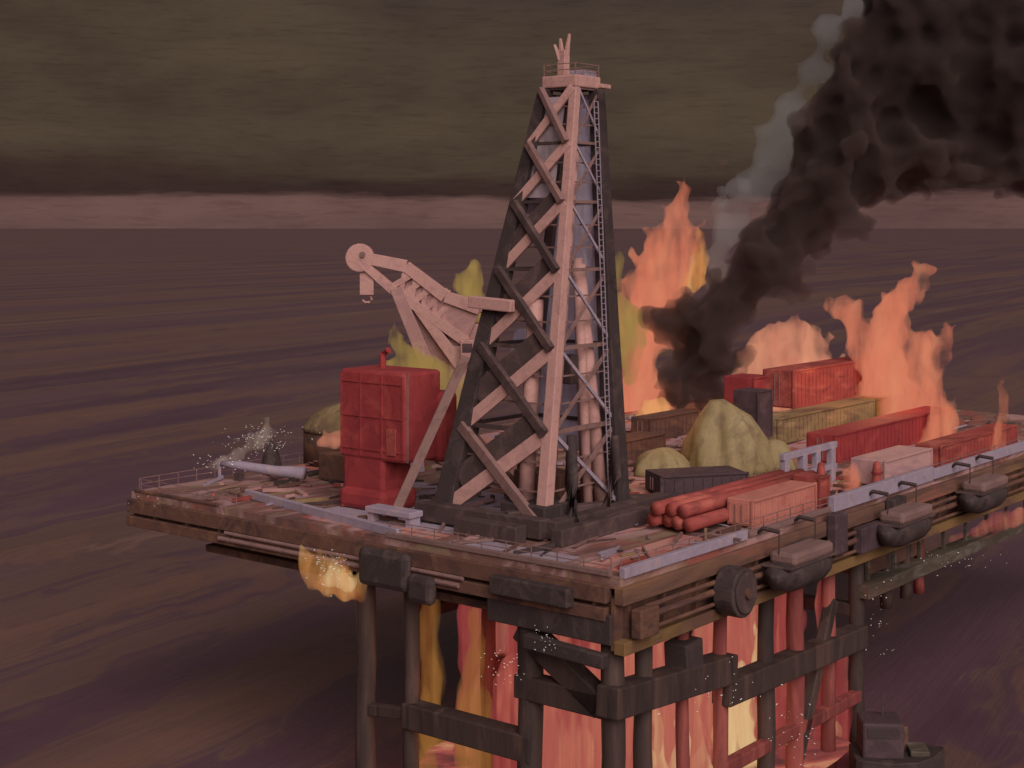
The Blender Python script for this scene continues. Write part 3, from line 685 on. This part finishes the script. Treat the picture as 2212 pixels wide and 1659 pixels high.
t = dthing('plate_bench', 'low lavender bench with legs on the deck in front of the red module', 'bench', 4.2, 25.2, 0)
MB().box((0, 0, 1.0), (1.6, 5.0, .5)).build('top', M['lavender'], t, .08)
for y in (-2.1, 2.1): MB().box((0, y, .37), (1.2, .5, .74)).build('leg', M['lavender'], t)
# covered boats hung on the right side of the deck
def lifeboat(label, b, z, ln, first=None):
    if first is None:
        r = dthing('lifeboat', label, 'lifeboat', b, -2.2, z, 'covered lifeboats hanging on the right deck side')
        hull = MB(); n = 14; vs = []; m = 14
        for i in range(n + 1):
            s_ = i / n * 2 - 1; k = (1 - abs(s_) ** 3.2) ** .5 + .04
            for j in range(m): an = 2 * PI * j / m; vs.append((s_ * ln / 2, 1.5 * k * math.cos(an), 1.55 * k * math.sin(an) * (1 if math.sin(an) < 0 else .6)))
        fs = [(i * m + j, i * m + (j + 1) % m, (i + 1) * m + (j + 1) % m, (i + 1) * m + j) for i in range(n) for j in range(m)]
        hull.add(vs, fs + [tuple(range(m)), tuple(n * m + j for j in range(m))]); hull.build('hull', M['black_steel'], r, 0, True)
        MB().box((.3, -.1, 1.15), (ln * .72, 2.3, 1.0)).build('canopy', M['mauve_slab'], r, .3)
        MB().box((0, 0, .62), (ln * .84, 2.7, .18)).build('gunwale', M['dark_steel'], r, .05)
        for x in (-.32, .34):
            d = MB().tube([(x * ln, 2.3, -1.2), (x * ln, 2.4, 2.6), (x * ln, 1.6, 3.3), (x * ln, .2, 3.2)], .18, 8); d.bar((x * ln, .2, 3.2), (x * ln, .2, 1.3), .08)
            d.build('davit', M['dark_steel'], r)
        return r
    c = first.copy(); COL.objects.link(c); c.location = W(b, -2.2, z); c['label'] = label
    for ch in first.children:
        q = ch.copy(); COL.objects.link(q); q.parent = c
    return c
lb1 = lifeboat('covered lifeboat hanging nearest the platform corner, beside the round hatch', 21.5, -2.7, 9)
lifeboat('covered lifeboat hanging second from the corner on the right deck side', 41.0, -2.5, 9, lb1)
lifeboat('covered lifeboat hanging farthest right on the deck side', 59.5, -2.3, 9, lb1)
dr = dthing('winch_drum', 'big round black drum on the deck side left of the nearest lifeboat', 'drum', 12.6, -1.5, -3.0)
MB().tube([(0, -1.0, 0), (0, .7, 0)], 1.85, 32).build('drum', M['black_steel'], dr, .12)
MB().tube([(0, -1.16, 0), (0, -1.02, 0)], 1.5, 28).build('flange', M['dark_steel'], dr, .04)
MB().tube([(0, -1.4, 0), (0, -1.1, 0)], .4, 16).build('axle', M['brown_paint'], dr, .03)

# ------------------------------------------------------------------ support boat at lower right
bt = thing('support_boat', 'small dark support boat floating at the lower right beside the platform legs', 'boat', (40.5, 124.5, 0), math.radians(-4))
secs = []
for x, w, zt in ((-12.0, 1.9, 2.1), (-11.5, 2.3, 2.1), (-9, 2.5, 2.0), (-7, 2.4, 2.1), (-5.6, 1.6, 2.3), (-4.4, .2, 2.6)):
    secs.append([(x, -w, zt), (x, -w * .96, 1.0), (x, -w * .7, -.6), (x, w * .7, -.6), (x, w * .96, 1.0), (x, w, zt)])
h = MB(); n = 6; h.add([p for s_ in secs for p in s_], [(i * n + j, i * n + (j + 1) % n, (i + 1) * n + (j + 1) % n, (i + 1) * n + j) for i in range(len(secs) - 1) for j in range(n)] + [tuple(range(n)), tuple((len(secs) - 1) * n + j for j in range(n))])
h.build('hull', M['black_steel'], bt, .08)
wh = MB().box((-9.7, 0, 3.5), (3.4, 3.4, 3.0)).build('wheelhouse', M['plum_paint'], bt, .2)
MB().box((-9.7, -1.73, 4.2), (2.6, .06, .8)).build('window', M['black_steel'], wh)
MB().box((-6.6, 0, 2.35), (1.6, 2.4, .5)).build('cargo_hatch', M['catwalk_coat'], bt, .1)
MB().bar((-9.4, .5, 4.9), (-9.4, .5, 6.6), .12).build('mast', M['dark_steel'], bt)
MB().tube([(-7.5, 1.0, 2.0), (-7.5, 1.0, 4.0)], [.35, .3], 12).build('funnel', M['brown_paint'], bt)
tm = MB()
for x in (-10.6, -8.8, -7): tm.tube([(x, -2.6, 1.5), (x + .01, -2.6, .5)], .3, 10)
tm.build('fender', M['dark_steel'], bt)

# ------------------------------------------------------------------ fires and smoke
def tongue(pts, Y, n=9):
    """chain of balls through (u, v, radius) stations, at distance Y"""
    out = []
    for (u0, v0, r0), (u1, v1, r1) in zip(pts[:-1], pts[1:]):
        for k in range(n):
            t = k / n; p = at(u0 + (u1 - u0) * t, v0 + (v1 - v0) * t, Y)
            out.append((p, max(.25, (r0 + (r1 - r0) * t) * Y / F)))
    u, v, r = pts[-1]; out.append((at(u, v, Y), max(.25, r * Y / F)))
    rnd = random.Random(int(u * 7 + v)); big = max(p[2] for p in pts)
    for k in range(int(3 + big / 9)):                      # side licks curling up and out
        u0, v0, r0 = rnd.choice(pts); sd_ = rnd.choice((-1, 1)); du = sd_ * r0 * rnd.uniform(.6, .95); ln = r0 * rnd.uniform(.8, 1.7)
        dy = rnd.uniform(-.5, .5) * r0 * Y / F
        for q in range(7):
            t = q / 6; out.append((at(u0 + du * (1 + .35 * t), v0 - ln * t, Y) + Vector((0, dy, 0)), max(.2, r0 * .34 * (1 - t) * Y / F)))
    return out
def blaze(name, label, base, parts, cat='fire'):
    t = thing(name, label, cat, base); inv = Matrix.Translation(-Vector(base))
    for chains, m, vox, amp in parts:
        balls = []
        for Y, pts in chains: balls += tongue(pts, Y)
        balls = [(inv @ p, r) for p, r in balls]
        blob_mesh('flame', balls, vox, amp, .55, FIRE[m], t, amp * .5, 1.5, 1.15, .45)
    return t
blaze('deck_fire', 'tall orange fire rising between the derrick and the black smoke', W(85, 50), [
    ([(196, [(1385, 860, 55), (1380, 760, 50), (1375, 660, 42), (1400, 590, 36), (1440, 540, 34), (1462, 470, 28), (1474, 410, 18), (1478, 385, 8)]),
      (196, [(1440, 700, 60), (1450, 600, 50), (1480, 520, 38), (1500, 500, 24)]), (196, [(1345, 700, 34), (1352, 620, 26), (1372, 585, 14)]),
      (196, [(1412, 560, 16), (1408, 510, 15), (1420, 482, 8)]), (194, [(1375, 900, 48), (1420, 860, 50), (1350, 860, 40)])], 'orange', .3, 1.1),
    ([(194, [(1500, 610, 26), (1512, 560, 22), (1508, 510, 12), (1503, 490, 5)])], 'amber', .22, .5),
    ([(190, [(1390, 930, 40), (1420, 890, 34)]), (188, [(1420, 920, 26), (1405, 960, 24)])], 'peach', .25, .6)])
blaze('deck_fire', 'broad salmon fire between the smoke foot and the raised red module', W(90, 38), [
    ([(196, [(1620, 860, 40), (1630, 790, 50), (1680, 745, 48), (1740, 735, 40), (1775, 750, 26)]), (196, [(1700, 830, 60), (1760, 800, 50), (1640, 880, 44)]),
      (196, [(1700, 720, 26), (1720, 690, 14), (1726, 675, 7)]), (190, [(1620, 920, 34), (1650, 960, 26)])], 'salmon', .3, 1.0)])
blaze('deck_fire', 'largest orange fire at the right end of the deck with a high peak', W(88, 20), [
    ([(188, [(1930, 880, 62), (1910, 790, 60), (1915, 720, 50), (1940, 660, 40), (1975, 620, 34), (1985, 590, 22), (1970, 560, 8)]),
      (188, [(1900, 800, 40), (1850, 740, 34), (1830, 690, 30), (1800, 662, 24)]), (188, [(1835, 680, 30), (1845, 662, 18)]),
      (188, [(1990, 900, 50), (2000, 800, 44), (1990, 740, 34), (2030, 750, 26)]), (188, [(2020, 800, 26), (2045, 745, 22), (2052, 710, 16), (2040, 690, 8)]),
      (188, [(1880, 880, 44), (1960, 920, 44), (2010, 900, 40)])], 'orange', .3, 1.2),
    ([(166, [(1990, 985, 26), (2025, 940, 34), (2035, 890, 28), (2010, 845, 16)]), (166, [(2040, 950, 24), (2060, 900, 16), (2058, 860, 8)])], 'orange', .25, .7)])
blaze('deck_fire', 'small lone orange flame at the far right edge of the deck', W(70, 1.2), [
    ([(158, [(2158, 985, 20), (2162, 930, 22), (2166, 880, 14), (2162, 845, 9), (2160, 828, 4)]), (157, [(2148, 1040, 9), (2158, 990, 12)])], 'orange', .16, .4)])
blaze('deck_fire', 'low orange flame in front of the pale pink block', W(42.5, 2.2), [
    ([(134.5, [(1845, 1060, 18), (1842, 1030, 22), (1850, 1005, 10)])], 'orange', .18, .5)])
blaze('deck_fire', 'olive yellow flames licking the derrick right leg', W(40, 21), [
    ([(140, [(1362, 820, 16), (1364, 740, 32), (1358, 690, 34), (1338, 645, 20)])], 'yellow', .18, .35), ([(140, [(1326, 620, 18), (1328, 580, 23), (1338, 545, 8)])], 'yellow', .18, .35)])
blaze('deck_fire', 'yellow flames around the foot of the crane above the red module', W(31, 41), [
    ([(149, [(980, 880, 24), (970, 830, 30), (925, 800, 30), (880, 795, 28), (840, 795, 22)]), (149, [(885, 770, 24), (852, 735, 22), (842, 718, 12)])], 'yellow', .2, .6),
    ([(156, [(1030, 670, 28), (1010, 620, 30), (1026, 572, 16)])], 'yellow', .2, .5)])
blaze('deck_fire', 'bright amber fire glowing below the left deck edge', W(3, 29, -6), [
    ([(118.5, [(676, 1258, 22), (668, 1226, 25), (650, 1180, 10)]), (118.3, [(702, 1266, 24), (700, 1232, 26), (690, 1190, 12)]), (118, [(745, 1276, 24), (738, 1242, 26), (736, 1200, 11)]), (118, [(782, 1296, 12), (780, 1268, 13), (782, 1232, 5)]), (118, [(670, 1250, 16), (720, 1262, 18), (785, 1290, 12)])], 'amber', .16, .35),
    ([(117.5, [(700, 1256, 15), (722, 1244, 22), (752, 1262, 16)]), (117.5, [(726, 1246, 19), (720, 1208, 10)])], 'cream', .16, .25)])
for lab, b, a, r in (('salmon flicker of fire on the left deck beside the red module', 20, 40, .9),):
    blaze('deck_fire', lab, W(b, a), [([(143, [(690, 955, 12), (720, 950, 20), (745, 948, 10)])], 'salmon', .16, .3)])

# fires burning on the water under the platform
def sea_blaze(label, cols):
    base = W(cols[0][0], cols[0][1], -DZ); t = thing('sea_fire', label, 'fire', base)
    for b, a, r, h, m in cols:
        c = W(b, a, -DZ) - base; balls = []; n = 16
        for k in range(n + 1):
            q = k / n; rr = r * (1 - .55 * q ** 1.6) * (1 + .25 * noise.noise(Vector((b, a, k * .4))))
            balls.append((c + Vector((noise.noise(Vector((b, k * .25, 1))) * 1.1, noise.noise(Vector((a, k * .25, 7))) * 1.1, h * q)), max(.4, rr)))
        blob_mesh('flame', balls, .35, .9, .35, FIRE[m], t, .4, 1.2, 1.6, .3)
    return t
sea_blaze('red and salmon fire on the water behind the right platform legs', [(34, 6, 3.0, 15, 'red'), (37, 3, 2.0, 15, 'red'), (29, 9, 3.4, 15, 'rose'), (25, 5, 2.2, 9, 'cream'), (33, 12, 3.5, 15, 'rose')])
sea_blaze('bright cream hearted fire on the water behind the middle platform legs', [(18, 7, 2.6, 14, 'rose'), (13, 6, 2.2, 8, 'cream'), (22, 12, 3.4, 15, 'rose'), (14, 13, 3.0, 14, 'red'), (19, 5, 1.6, 6, 'cream'), (24, 18, 3.6, 15, 'red')])
sea_blaze('salmon fire on the water behind the platform corner leg', [(6, 8, 2.2, 13, 'rose'), (8, 13, 2.6, 14, 'rose'), (4, 6.5, 1.2, 5, 'cream'), (3.5, 4.5, 1.1, 8, 'red'), (9, 4.5, 1.8, 10, 'red')])
sea_blaze('wide dusky red fire filling the water behind the inner platform legs', [(13, 10, 3.2, 15.5, 'rose'), (17, 19, 3.6, 15.5, 'rose'), (12, 19, 2.6, 15.5, 'red'), (23, 25, 3.8, 15.5, 'red'), (29, 17, 3.8, 15.5, 'rose'), (32, 26, 4, 15.5, 'red'), (37, 12, 3.4, 15.5, 'rose'), (37, 21, 3.6, 15.5, 'red'), (10, 5, 2.2, 15, 'rose'), (16, 4.5, 2.2, 12, 'rose')])
sea_blaze('dull ochre fire on the water between the left platform legs', [(13, 29, 1.8, 17, 'ochre'), (14, 25, 2.4, 17, 'red'), (12, 21, 2.2, 17, 'rose'), (8, 20, 2.0, 14, 'ochre'), (4, 16, 1.6, 3.4, 'ochre'), (9, 16.5, 2.0, 14.5, 'red'), (3.5, 22.6, 1.5, 3, 'ochre'), (6, 24, 1.2, 9, 'ochre')])
blaze('deck_fire', 'low strip of salmon fire under the far right overhang of the deck', W(70, 3, -7), [
    ([(153, [(2060, 1165, 14), (2110, 1150, 18), (2160, 1130, 20), (2215, 1112, 18), (2260, 1095, 12)])], 'rose', .2, .5)])
sea_blaze('narrow streaks of red and cream fire just behind the right row of platform legs', [(2.6, 3.2, .7, 9, 'cream'), (3.6, 3.0, .6, 15, 'red'), (7, 3.0, 1.1, 8.5, 'cream'), (8.4, 3.4, .7, 16, 'red'), (11.5, 3.0, .7, 16, 'red'), (13, 3.4, 1.1, 8, 'cream'),
    (17, 3.2, .9, 16, 'red'), (19, 3.0, 1.1, 7.5, 'cream'), (20.6, 3.4, .6, 16, 'red'), (24, 3.0, .9, 16.5, 'cream'), (25.3, 3.4, .7, 16, 'red'), (29, 3.2, .9, 16, 'red'), (30.5, 3.0, .7, 7, 'cream'), (35.5, 3.2, .8, 16, 'red'), (37, 2.8, .5, 9, 'cream')])
sl_m = glow_sheet('burning_oil', [(.32, lin((74, 48, 48))), (.46, lin((118, 58, 55))), (.6, lin((160, 80, 72))), (.74, lin((204, 150, 110)))], .22, (.5, 1, 1))
ol = bpy.data.meshes.new('burning_oil')
pts = []
for k in range(72):
    an = 2 * PI * k / 72; rr = 1 + .10 * noise.noise(Vector((math.cos(an) * 2, math.sin(an) * 2, 3)))
    ca, sa = math.cos(an), math.sin(an)
    sgn = lambda x: (abs(x) ** .5) * (1 if x > 0 else -1)
    p = W(22 + 17.5 * rr * sgn(ca), 14 + 14.5 * rr * sgn(sa), -DZ + 1.0); pts.append(p)
ol.from_pydata([tuple(p) for p in pts], [], [tuple(range(72))]); ol.materials.append(sl_m)
oo = bpy.data.objects.new('burning_oil', ol); COL.objects.link(oo)
tag(oo, 'glowing red burning oil spread on the water under the platform', 'burning oil', kind='stuff')

# smoke
def puffs(lst, Y, jit, seed):
    rnd = random.Random(seed); out = []
    for u, v, r in lst:
        out.append((at(u, v, Y + rnd.uniform(-4, 4)), r * Y / F))
        for k in range(jit):
            an = rnd.uniform(0, 2 * PI); q = r * rnd.uniform(.7, .95)
            out.append((at(u + q * math.cos(an), v + q * math.sin(an), Y + rnd.uniform(-6, 6)), r * rnd.uniform(.2, .36) * Y / F))
    return out
main = [(1470, 810, 62), (1545, 790, 60), (1450, 730, 42), (1530, 710, 80), (1590, 640, 84), (1640, 570, 90), (1700, 500, 100), (1770, 430, 110), (1690, 450, 70), (1800, 330, 110),
        (1850, 240, 110), (1900, 380, 60), (1880, 130, 100), (1960, 270, 130), (2000, 60, 150), (2080, 220, 160), (1960, -40, 120), (2200, 120, 190), (2220, 290, 105), (2120, 320, 80), (2000, 350, 60), (2300, 200, 200), (2150, -80, 180),
        (1720, 620, 40), (1450, 830, 40), (1540, 840, 40), (1430, 690, 40), (1480, 660, 46), (1570, 780, 50), (1500, 760, 70), (2050, 370, 62), (2160, 370, 62), (1950, 400, 50), (2230, 370, 62), (1850, 470, 50)]
sm = thing('smoke_plume', 'thick black smoke column billowing up to the right from the fire', 'smoke', W(85, 46))
sb = Matrix.Translation(-Vector(sm.location))
blob_mesh('dense_smoke', [(sb @ p, r) for p, r in puffs(main, 190, 12, 3)], .5, 2.6, .2, smoke('black_smoke', (.19, .15, .145), .6), sm, .9, .55)
edge = [(1552, 570, 44), (1582, 490, 52), (1632, 400, 54), (1592, 415, 44), (1682, 330, 54), (1712, 240, 50), (1745, 150, 48), (1795, 70, 48), (1850, 10, 48), (1900, -40, 56), (1545, 610, 28), (1652, 290, 32), (1550, 445, 30)]
blob_mesh('thin_smoke', [(sb @ p, r) for p, r in puffs(edge, 203, 4, 8)], .6, 1.6, .2, smoke('grey_smoke', (.72, .82, .86), .17), sm, .6, .6)
wisp = [(1535, 540, 20), (1540, 500, 24), (1545, 450, 26), (1550, 400, 26), (1560, 350, 22), (1580, 320, 18)]
blob_mesh('brown_smoke', [(sb @ p, r) for p, r in puffs(wisp, 200, 3, 5)], .5, 1.0, .25, smoke('brown_smoke', (.42, .26, .2), .14), sm, .4, .6)

blaze('deck_fire', 'pale glowing spray at the left end of the deck above the dark cone', W(14, 53, 2), [  # pale mist given its own glow, built as a flame volume
    ([(147, [(530, 985, 14), (548, 950, 22), (590, 930, 18), (640, 935, 10)]), (147, [(400, 1022, 8), (460, 1004, 13), (530, 975, 16)]), (147, [(560, 950, 18), (575, 905, 10), (610, 880, 6)])], 'spray', .3, .8)])
# sparks drifting over the hottest places: far too many to count
def sparks(label, specs, seed):
    rnd = random.Random(seed); mb = MB()
    for (u, v, Y, su, sv, n) in specs:
        for k in range(int(n * .7)):
            p = at(rnd.gauss(u, su), rnd.gauss(v, sv), Y + rnd.uniform(-3, 3)); s_ = rnd.uniform(.012, .034)
            d = Vector((rnd.uniform(-1, 1), 0, rnd.uniform(-.3, .6))).normalized() * s_ * rnd.uniform(1, 2.6)
            mb.bar(p - d, p + d, s_)
    t = NT('spark_glow'); e = t.n('ShaderNodeEmission'); e.inputs[0].default_value = (*lin((236, 220, 205)), 1); e.inputs[1].default_value = 1.0
    t.l(e.outputs[0], t.out.inputs['Surface'])
    tag(mb.build('sparks', t.m), label, 'sparks', kind='stuff')
sparks('fine white sparks flying over the fires and the left end of the platform', [(715, 1225, 117, 26, 18, 160), (545, 955, 146, 30, 16, 140), (590, 945, 146, 46, 12, 90), (470, 1000, 140, 40, 12, 60), (1090, 1440, 108, 26, 22, 50), (1180, 1385, 104, 14, 16, 40),
        (1560, 1490, 108, 60, 30, 40), (1900, 1330, 126, 16, 60, 40), (1720, 1580, 110, 30, 40, 50), (2050, 1210, 140, 60, 14, 40), (340, 1085, 135, 20, 14, 30)], 4)

# ------------------------------------------------------------------ render settings
S.render.engine = 'CYCLES'
S.view_settings.view_transform = 'Standard'; S.view_settings.look = 'None'; S.view_settings.exposure = 0; S.view_settings.gamma = 1
c = S.cycles
c.max_bounces = 6; c.diffuse_bounces = 3; c.glossy_bounces = 2; c.transmission_bounces = 4; c.volume_bounces = 2; c.transparent_max_bounces = 96
c.use_denoising = True
try: c.denoiser = 'OPENIMAGEDENOISE'
except Exception: pass
